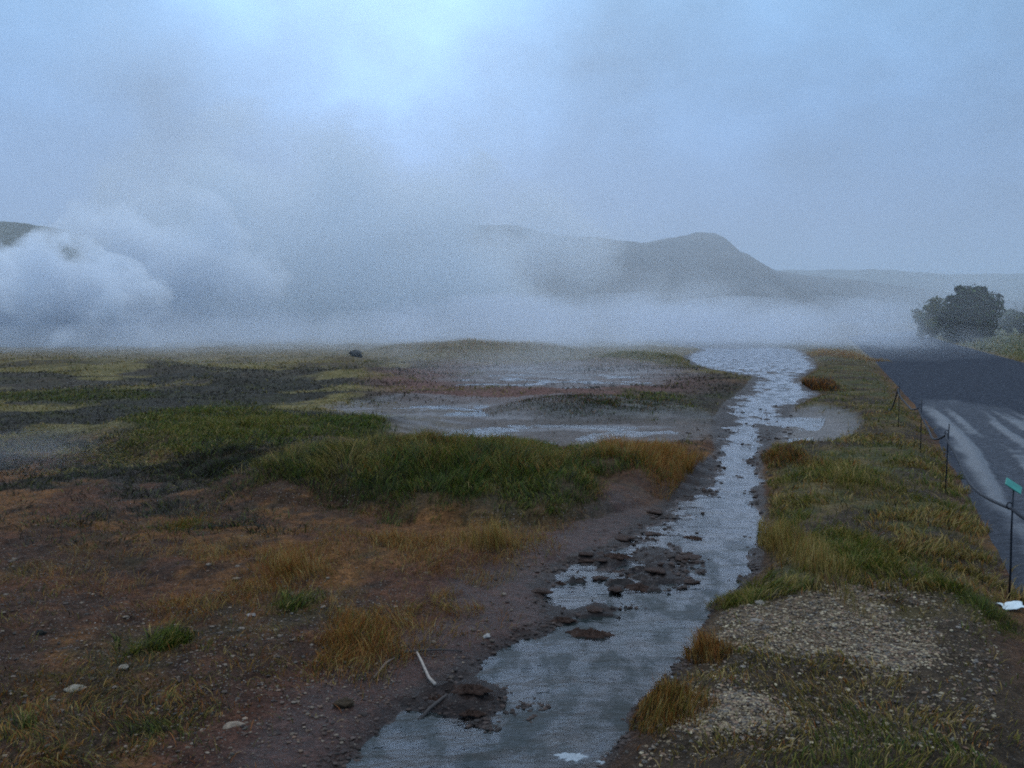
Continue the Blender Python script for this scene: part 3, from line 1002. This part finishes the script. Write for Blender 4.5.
# ------------------------------------------------------------------ tubes: sticks, stakes, rope
def tube(name, pts, rad, seg=8, col=None, twist=0):
    pts = [Vector(p_) for p_ in pts]
    n = len(pts)
    V, fr = [], None
    for i, p_ in enumerate(pts):
        t = (pts[min(i + 1, n - 1)] - pts[max(i - 1, 0)]).normalized()
        a = t.orthogonal().normalized() if fr is None else (fr - t * fr.dot(t)).normalized()
        fr = a
        b = t.cross(a)
        rr = rad[i] if hasattr(rad, '__len__') else rad
        for k_ in range(seg):
            an = 2 * math.pi * k_ / seg + twist * i
            V.append(p_ + (a * math.cos(an) + b * math.sin(an)) * rr)
    V.append(pts[0]); V.append(pts[-1])
    Q = np.array([[i * seg + k_, i * seg + (k_ + 1) % seg, (i + 1) * seg + (k_ + 1) % seg, (i + 1) * seg + k_] for i in range(n - 1) for k_ in range(seg)])
    T = np.array([[n * seg, (k_ + 1) % seg, k_] for k_ in range(seg)] + [[n * seg + 1, (n - 1) * seg + k_, (n - 1) * seg + (k_ + 1) % seg] for k_ in range(seg)])
    return mesh_np(name, np.array([v_[:] for v_ in V]), [Q, T], True)


def stick(label, pix, r0, r1, mat):
    pts = []
    for i, (a, b, up) in enumerate(pix):
        x_, y_ = P(a, b, .02)
        pts.append((x_, y_, Hs(x_, y_) + r0 + up))
    n = len(pts)
    me = tube('stick', pts, [r0 + (r1 - r0) * i / (n - 1) for i in range(n)], 7)
    return tag(link('stick', me, mat), label, 'stick', 'sticks on the mud shore')


stick('pale barkless forked stick lying on the brown mud shore', [(435, 681, 0), (429, 673, .004), (421, 662, .012), (417, 653, .006)], .008, .005, mat_plain('bare_wood', (.34, .28, .23), .7, 60))
stick('long dark stick lying behind the pale one on the mud', [(404, 652, 0), (422, 651, .01), (440, 649, .012), (462, 647, .0)], .006, .003, mat_plain('dark_wood', (.05, .04, .035), .8, 60))
stick('short brown stick left of the pale one, half buried', [(374, 676, 0), (386, 664, .006), (395, 658, .0)], .006, .004, mat_plain('brown_wood', (.16, .11, .08), .8, 60))
stick('thin dark driftwood stick at the water edge by the mud clumps', [(418, 707, 0), (430, 699, .01), (447, 693, .0)], .009, .006, bpy.data.materials['dark_wood'])

M_iron = mat_plain('iron', (.02, .022, .028), .5, 80, .6)
M_rope = mat_plain('rope_fibre', (.018, .02, .028), .8, 200)
STAKES = [((1009, 600), 'nearest iron stake, the one with a green sign plate on its top'),
          ((945, 495), 'second iron stake from the green sign, knee high with a pointed top'),
          ((920, 459), 'third iron stake from the green sign, where the rope dips and rises'),
          ((898, 436), 'farthest iron stake at the edge of the wet part of the path')]
RH = .525
heads = []


def make_stake(loc, top, label):
    t = empty('iron_stake', loc)
    tag(t, label, 'stake', 'iron stakes carrying the rope along the path')
    link('rod', tube('rod', [(0, 0, -.06), (.002, .0, .2), (-.002, 0, .4), (0, 0, top)], [.006, .006, .0055, .005]), M_iron, t)
    ring = [(.016 * math.cos(a), 0, RH + .016 + .02 * math.sin(a)) for a in np.linspace(-math.pi / 2, math.pi * 1.45, 14)]
    link('rope_eye', tube('rope_eye', [(p_[0] - .018, p_[1], p_[2]) for p_ in ring], .004, 6), M_iron, t)
    return t


for i, ((a, b), lb) in enumerate(STAKES):
    x_, y_ = P(a, b)
    z_ = Hs(x_, y_)
    t = make_stake((x_, y_, z_), .62 if i else .64, lb)
    if i == 1:
        t.rotation_euler = (0, R(1.5), 0)
    heads.append(Vector((x_ - .018, y_, z_ + RH)))
    if i == 0:
        # tilted plate on the top
        M_sign = mat_plain('green_paint', (.07, .33, .25), .4, 25, 0, .18, .1)
        w_, d_, th = .056, .024, .004
        box = []
        for zz_ in (-th, th):
            for (a_, b_) in ((-w_, -d_), (w_, -d_), (w_, d_), (-w_, d_)):
                box.append((a_, b_, zz_))
        fq = np.array([[0, 3, 2, 1], [4, 5, 6, 7], [0, 1, 5, 4], [1, 2, 6, 5], [2, 3, 7, 6], [3, 0, 4, 7]])
        pl = link('sign_plate', mesh_np('sign_plate', box, [fq], False), M_sign, t)
        bv = pl.modifiers.new('edge', 'BEVEL'); bv.width = .003; bv.segments = 2
        pl.location = (.0, 0, .655)
        pl.rotation_euler = (R(62), R(32), R(5))
        pl['label'] = 'tilted green plate'
# the stake just outside the picture that the rope runs on to
x0, y0 = heads[0].x - 1.15, heads[0].y - 2.6
make_stake((x0 + .95, y0, Hs(x0 + .95, y0)), .62, 'iron stake before the green sign, beside the viewer')
start = Vector((x0 + .95 - .018, y0, Hs(x0 + .95, y0) + RH))
chain = [start] + heads
rp = []
sags = [.10, .13, .17, .12]
for i in range(len(chain) - 1):
    A, B = chain[i], chain[i + 1]
    for k_ in range(24):
        s = k_ / 24
        q_ = A.lerp(B, s)
        q_.z -= sags[i] * 4 * s * (1 - s)
        q_.x += .015 * math.sin(s * 9 + i)
        rp.append(q_)
rp.append(chain[-1])
# loose end drooping to the ground beyond the last stake
E = chain[-1] + Vector((.72, 2.0, 0)); 
for s in np.linspace(.1, 1, 12):
    q_ = chain[-1].lerp(E, float(s)); q_.z = chain[-1].z * (1 - s) ** 1.6 + (Hs(q_.x, q_.y) + .06) * (1 - (1 - s) ** 1.6)
    rp.append(q_)
tag(link('rope', tube('rope', rp, .0105, 8, twist=.2), M_rope), 'dark rope sagging between the iron stakes along the path edge', 'rope')

# crumpled scrap on the ground near the first stake
x_, y_ = P(1012, 611)
n_ = 9
gv = []
for j in range(n_):
    for i in range(n_):
        a_, b_ = (i / (n_ - 1) - .5) * .125, (j / (n_ - 1) - .5) * .085
        gv.append((a_ + .01 * math.sin(b_ * 90), b_, .014 + .012 * mnoise.noise(Vector((a_ * 28, b_ * 28, 3)))))
ix = np.arange(n_ * n_).reshape(n_, n_)
q = np.stack([ix[:-1, :-1], ix[:-1, 1:], ix[1:, 1:], ix[1:, :-1]], -1).reshape(-1, 4)
o = link('paper_scrap', mesh_np('paper_scrap', gv, [q], True), mat_plain('white_paper', (.62, .68, .68), .7, 30, 0, .1, .2))
o.location = (x_, y_, Hs(x_, y_) + .012); o.rotation_euler = (R(8), R(-4), R(10))
so = o.modifiers.new('thickness', 'SOLIDIFY'); so.thickness = .002
tag(o, 'small white scrap lying on the ground at the foot of the nearest stake', 'scrap')

# ------------------------------------------------------------------ bushes
def bush(label, px, D, base_z, hgt, wid, n, mixw, seed, leafs=.16):
    r_ = np.random.default_rng(seed)
    x_ = (px - 512) * D / F
    t = empty('bush', (x_, D, base_z))
    tag(t, label, 'bush', 'bushes beyond the path')
    # stems, one fused mesh
    V, Q, T, off = [], [], [], 0
    tips = []
    for k_ in range(16):
        a = r_.random() * 6.28
        sp = wid * (.15 + .33 * r_.random())
        hh_ = hgt * (.55 + .4 * r_.random())
        pts = [(0 + .1 * math.cos(a), .1 * math.sin(a), -.1)]
        for s in (.25, .5, .75, 1):
            pts.append((math.cos(a) * sp * s + .12 * r_.normal(), math.sin(a) * sp * s + .12 * r_.normal(), hh_ * s ** .85))
        m_ = tube('stem', pts, [.07, .055, .04, .025, .012], 5)
        vv_ = np.array([w.co[:] for w in m_.vertices])
        for f in m_.polygons:
            (Q if len(f.vertices) == 4 else T).append([i_ + off for i_ in f.vertices])
        V.append(vv_); off += len(vv_)
        tips += pts[2:]
        bpy.data.meshes.remove(m_)
    link('stems', mesh_np('stems', np.concatenate(V), [np.array(Q), np.array(T)], True), M_bark, t)
    # foliage: clumps of leaf-sized faces through the crown
    nc = 75
    cc = []
    while len(cc) < nc:
        q_ = r_.normal(size=3)
        q_ /= np.linalg.norm(q_)
        rad = r_.random() ** .4
        c_ = np.array([q_[0] * wid * .52 * rad, q_[1] * wid * .46 * rad, hgt * (.43 + .44 * q_[2] * rad)])
        if c_[2] > hgt * .04:
            cc.append(c_)
    cc = np.array(cc)
    size = (.05 + .13 * r_.random(nc) ** 1.3) * hgt
    sh = .45 + .8 * r_.random(nc)
    ci = r_.integers(0, nc, n)
    dd = r_.normal(size=(n, 3))
    dd /= np.linalg.norm(dd, axis=1)[:, None]
    pos = cc[ci] + dd * (size[ci] * r_.random(n) ** .45)[:, None] * np.array([1.1, 1, .9])
    pos = pos[pos[:, 2] > .05]
    n = len(pos); ci = ci[:n]
    A = r_.normal(size=(n, 3)); A /= np.linalg.norm(A, axis=1)[:, None]
    B = np.cross(A, r_.normal(size=(n, 3))); B /= np.linalg.norm(B, axis=1)[:, None]
    ls = leafs * (.5 + .8 * r_.random(n))[:, None]
    quad = np.stack([pos - A * ls, pos - B * ls * .4, pos + A * ls, pos + B * ls * .4], 1)
    global rng
    sv = rng; rng = r_
    tn = tints_of(n, mixw) * sh[ci][:, None]
    rng = sv
    q_ = np.arange(n * 4).reshape(-1, 4)
    link('foliage', mesh_np('foliage', quad.reshape(-1, 3), [q_], False, {'tint': np.repeat(tn, 4, 0)}), M_leaf, t)
    return t


bush('dark dense round bush standing across the gravel path', 969, 62, -.05, 4.5, 3.4, 19000, {'dark': 3, 'green': 1.6}, 11)
bush('paler yellowish bush hazy in mist, just left of the dark round bush', 932, 80, 0, 3.9, 3.2, 8000, {'olive': 2, 'green': 1}, 12)
bush('low hazy bush cut by the picture edge, right of the dark bush', 1022, 85, .3, 3.2, 5.5, 9000, {'green': 2, 'olive': 1.5, 'dark': 1}, 13)

# ------------------------------------------------------------------ hills
def ridge(name, D, pts, depth, mat, rough, seed, nx=600, ny=70):
    """a hill whose skyline runs through the given bearings at distance D"""
    px_ = np.array([a for a, b in pts], float)
    py_ = np.array([b for a, b in pts], float)
    xs = (px_ - 512) * D / F
    zs = CAMH + (320 - py_) * D / F
    gx_ = np.linspace(xs[0], xs[-1], nx)
    gt = np.linspace(-1, 1, ny)
    XX, TT = np.meshgrid(gx_, gt)
    crest = np.interp(XX, xs, zs)
    prof = np.clip(1 - np.abs(TT), 0, 1)
    prof = np.where(TT < 0, prof ** 1.25, prof ** .8)
    n1 = fbm(XX / rough, TT * depth / rough, 1, 5, seed, .55) - .5
    gul = np.abs(fbm(XX / rough * 2.2, TT * depth / rough * .7, 1, 4, seed + 3) - .5)
    crest = crest + (fbm(XX / rough * 1.5, XX * 0 + seed, 1, 6, seed + 7, .6) - .5) * rough * .07
    ZZ = crest * prof + n1 * rough * .10 + (.25 - gul) * crest.clip(1) * .35 * (1 - np.abs(TT)) * np.abs(TT) * 3.2 - 3
    ZZ = ZZ * ss(0, .04, (XX - xs[0]) / (xs[-1] - xs[0])) * ss(1, .96, (XX - xs[0]) / (xs[-1] - xs[0])) - 1
    V = np.stack([XX.ravel(), (D + TT * depth).ravel(), ZZ.ravel()], 1)
    ix = np.arange(nx * ny).reshape(ny, nx)
    q = np.stack([ix[:-1, :-1], ix[:-1, 1:], ix[1:, 1:], ix[1:, :-1]], -1).reshape(-1, 4)
    return tag(link(name, mesh_np(name, V, [q], True), mat), kind='structure')


ridge('mountain', 780, [(150, 300), (250, 262), (330, 240), (400, 226), (440, 222), (475, 221), (520, 223), (560, 232), (600, 232), (640, 238), (655, 236), (668, 234), (684, 232), (692, 229), (712, 229), (720, 232), (726, 239), (735, 247), (752, 257),
                       (770, 265), (800, 271), (860, 276), (960, 290), (1100, 310)], 330, mat_hill('mountain_slope', (.025, .027, .03), (.075, .062, .055), .02), 60, 211)
ridge('left_hill', 360, [(-420, 260), (-200, 225), (-60, 208), (0, 209), (30, 212), (70, 220), (110, 229), (160, 243), (230, 262), (320, 292), (400, 318)], 150,
      mat_hill('left_hill_slope', (.03, .04, .03), (.07, .075, .045), .04), 40, 223)
ridge('far_ridge', 1150, [(-900, 285), (-300, 268), (0, 262), (300, 262), (700, 268), (800, 269), (900, 268), (1000, 270), (1100, 266), (1400, 262), (2000, 290)], 500,
      mat_hill('far_ridge_slope', (.04, .045, .035), (.07, .07, .05), .01), 150, 231)

# ------------------------------------------------------------------ steam and haze
def hull(name, c, rad, mat, label=None, seed=0, flat=True, group='steam plumes rising over the field', yaw=0):
    import bmesh
    bm = bmesh.new()
    bmesh.ops.create_icosphere(bm, subdivisions=4, radius=1)
    o_ = Vector((seed * 7.3, seed * 3.1, 1.7))
    for v_ in bm.verts:
        k = .86 + .22 * mnoise.noise(v_.co * 1.6 + o_) + .12 * mnoise.noise(v_.co * 3.7 + o_)
        v_.co *= min(k, 1.0)
    me = bpy.data.meshes.new(name)
    bm.to_mesh(me); bm.free()
    for p_ in me.polygons:
        p_.use_smooth = True
    o = link(name, me, mat)
    o.location = c
    o.scale = rad
    o.rotation_euler = (0, 0, yaw)
    return tag(o, label, 'steam', group)


def at(px, py, D):
    """point at distance D that stands over a bearing"""
    return ((px - 512) * D / F, D, CAMH + (320 - py) * D / F)


haze_m = NT('haze_air')
hs = haze_m.n('VolumeScatter', {'Color': (1, 1, 1), 'Density': .0012, 'Anisotropy': .3})
ha = haze_m.n('VolumeAbsorption', {'Color': (.45, .75, 1), 'Density': .0004})
haze_m.set(haze_m.out, 'Volume', haze_m.n('AddShader', {0: hs.outputs[0], 1: ha.outputs[0]}))
bpy.ops.mesh.primitive_cube_add(size=2, location=(0, 1240, 58))
hz = bpy.context.object
hz.name = 'haze'; hz.data.name = 'haze'
hz.scale = (3000, 1200, 60)
hz.data.materials.append(haze_m.m)
tag(hz, kind='structure')

ST = [
    # label, px, py, D, radii (m), density, noise scale, thr, amp, edge
    ('dense white billowing steam plume at the far left, with cauliflower edges', 35, 308, 50, (9.5, 5, 5.0), 1.4, .36, .26, 3.0, .3, (.72, .84, 1)),
    ('second billow of white steam, taller, curling over the first at the left', 155, 280, 62, (11.0, 6, 7.4), .75, .27, .26, 3.0, .35, (.72, .84, 1)),
    ('broad soft steam bank drifting between the left billows and the mountain', 320, 265, 82, (26, 13, 18), .19, .13, .08, 3.0, .6, (.68, .84, 1)),
    ('tall thin veil of steam rising high above the middle of the field', 330, 150, 125, (50, 14, 36), .026, .06, .16, 3.8, .9, (.68, .84, 1)),
    ('steam bank hiding the foot of the mountain', 560, 330, 68, (19, 30, 3.3), .09, .17, .08, 3.0, .7, (.35, .55, .80)),
    ('low steam drift where the stream and the path vanish', 750, 330, 68, (12, 29, 3.0), .11, .19, .08, 2.8, .7, (.35, .55, .80)),
    ('wispy steam rising in front of the left shoulder of the mountain', 480, 262, 120, (30, 10, 13), .15, .11, .12, 3.0, .7, (.72, .84, 1)),
    ('low steam lying along the far edge of the field at the left', 150, 335, 60, (24, 24, 2.6), .09, .16, .05, 2.6, .6, (.40, .62, .85)),
    ('thin bluish mist lying low over the ground at the left, near the viewer', 0, 475, 9.8, (1.8, 2.2, .6), .14, 1.0, .05, 1.4, .8, (.60, .80, 1)),
    ('thin mist creeping over the far milky pools', 540, 372, 26, (6.0, 6, 1.4), .045, .5, .05, 1.4, .8, (.5, .7, .95)),
    ('wide thin sheet of mist over the farthest flat ground and path', 470, 345, 46, (38, 21, 1.7), .03, .22, .05, 2.4, .8, (.35, .58, .85)),
    ('faint mist behind the bushes across the path', 920, 318, 84, (12, 10, 5), .05, .2, .05, 1.4, .8, (.5, .7, .95)),
    ('thin veil of mist in front of the dark round bush', 960, 305, 54, (7, 3, 4.2), .05, .15, .03, 1.0, .8, (.5, .75, 1)),
    ('ragged wisp of steam drifting in front of the right flank of the mountain', 690, 300, 105, (15, 10, 4.5), .05, .14, .12, 3.2, .6, (.45, .65, .9)),
]
for i, (lb, px, py, D, rad, dens, ns, thr, amp, edge, scol) in enumerate(ST):
    hull('steam_plume', at(px, py, D), rad, mat_steam('steam_%d' % i, dens, ns, thr, amp, edge, scol, stretch=(1, 1, 1.15)), lb, i + 1)

# ------------------------------------------------------------------ sky and light
w = bpy.data.worlds.new('World')
S.world = w
w.use_nodes = True
nt = w.node_tree
nt.nodes.clear()
out = nt.nodes.new('ShaderNodeOutputWorld')
bg = nt.nodes.new('ShaderNodeBackground')
sky = nt.nodes.new('ShaderNodeTexSky')
sky.sky_type = 'NISHITA'
sky.sun_disc = False
SUN_EL, SUN_AZ = R(20), R(-8)     # azimuth from +Y, clockwise positive
sky.sun_elevation = SUN_EL
sky.sun_rotation = SUN_AZ
tc = nt.nodes.new('ShaderNodeTexCoord')


def wn(typ, **kw):
    nd = nt.nodes.new('ShaderNode' + typ)
    for k_, v_ in kw.items():
        setattr(nd, k_, v_)
    return nd


L = nt.links.new
sep = wn('SeparateXYZ'); L(tc.outputs['Generated'], sep.inputs[0])
mp = wn('Mapping'); mp.inputs['Location'].default_value = (2.02, .4, .25); mp.inputs['Scale'].default_value = (1, 1, 1.5); L(tc.outputs['Generated'], mp.inputs[0])
n1 = wn('TexNoise'); n1.inputs['Scale'].default_value = 3.4; n1.inputs['Detail'].default_value = 5; n1.inputs['Roughness'].default_value = .58; L(mp.outputs[0], n1.inputs['Vector'])
# elevation gradient
gr = wn('ValToRGB'); L(sep.outputs[2], gr.inputs[0])
e = gr.color_ramp.elements
stops = [(0.0, (.15, .225, .44)), (.10, (.185, .30, .57)), (.22, (.23, .44, .80)), (.38, (.31, .60, .98)), (.62, (.70, .94, 1.25)), (1.0, (.98, 1.10, 1.28))]
while len(e) < len(stops): e.new(.5)
for i, (p_, c_) in enumerate(stops):
    e[i].position = p_; e[i].color = (*c_, 1)
# brighter patch of thin cloud towards the hidden sun
sd = Vector((math.sin(SUN_AZ) * math.cos(SUN_EL), math.cos(SUN_AZ) * math.cos(SUN_EL), math.sin(SUN_EL)))
dot = wn('VectorMath', operation='DOT_PRODUCT'); L(tc.outputs['Generated'], dot.inputs[0]); dot.inputs[1].default_value = sd
nrm = wn('MapRange'); nrm.interpolation_type = 'SMOOTHSTEP'; L(dot.outputs['Value'], nrm.inputs[0])
nrm.inputs[1].default_value = .965; nrm.inputs[2].default_value = 1.0; nrm.inputs[3].default_value = 0; nrm.inputs[4].default_value = .75
cl = wn('MapRange'); L(n1.outputs[0], cl.inputs[0]); cl.inputs[1].default_value = .3; cl.inputs[2].default_value = .7; cl.inputs[3].default_value = .68; cl.inputs[4].default_value = 1.32
mul = wn('VectorMath', operation='SCALE'); L(gr.outputs[0], mul.inputs[0]); L(cl.outputs[0], mul.inputs['Scale'])
ad = wn('Math', operation='ADD'); ad.inputs[1].default_value = 1.0; L(nrm.outputs[0], ad.inputs[0])
mul2 = wn('VectorMath', operation='SCALE'); L(mul.outputs[0], mul2.inputs[0]); L(ad.outputs[0], mul2.inputs['Scale'])
ten = wn('VectorMath', operation='SCALE'); L(mul2.outputs[0], ten.inputs[0]); ten.inputs['Scale'].default_value = 10.0
mx = wn('MixRGB'); mx.inputs[0].default_value = .93; L(sky.outputs[0], mx.inputs[1]); L(ten.outputs[0], mx.inputs[2])
L(mx.outputs[0], bg.inputs[0]); bg.inputs[1].default_value = .1
L(bg.outputs[0], out.inputs[0])

sl = bpy.data.lights.new('sun', 'SUN')
sl.energy = .75; sl.angle = R(70); sl.color = (.96, .98, 1)
so_ = bpy.data.objects.new('sun', sl)
COL.objects.link(so_)
so_.rotation_euler = (-sd).to_track_quat('-Z', 'Y').to_euler()

# ------------------------------------------------------------------ render settings
S.view_settings.view_transform = 'Standard'
S.view_settings.look = 'None'
S.view_settings.exposure = 0
S.render.engine = 'CYCLES'
cy = S.cycles
cy.volume_bounces = 7
cy.max_bounces = 10
cy.diffuse_bounces = 2
cy.glossy_bounces = 2
cy.transparent_max_bounces = 12
cy.volume_step_rate = 2.0
cy.volume_max_steps = 64
cy.use_denoising = False
cy.filter_width = 1.9
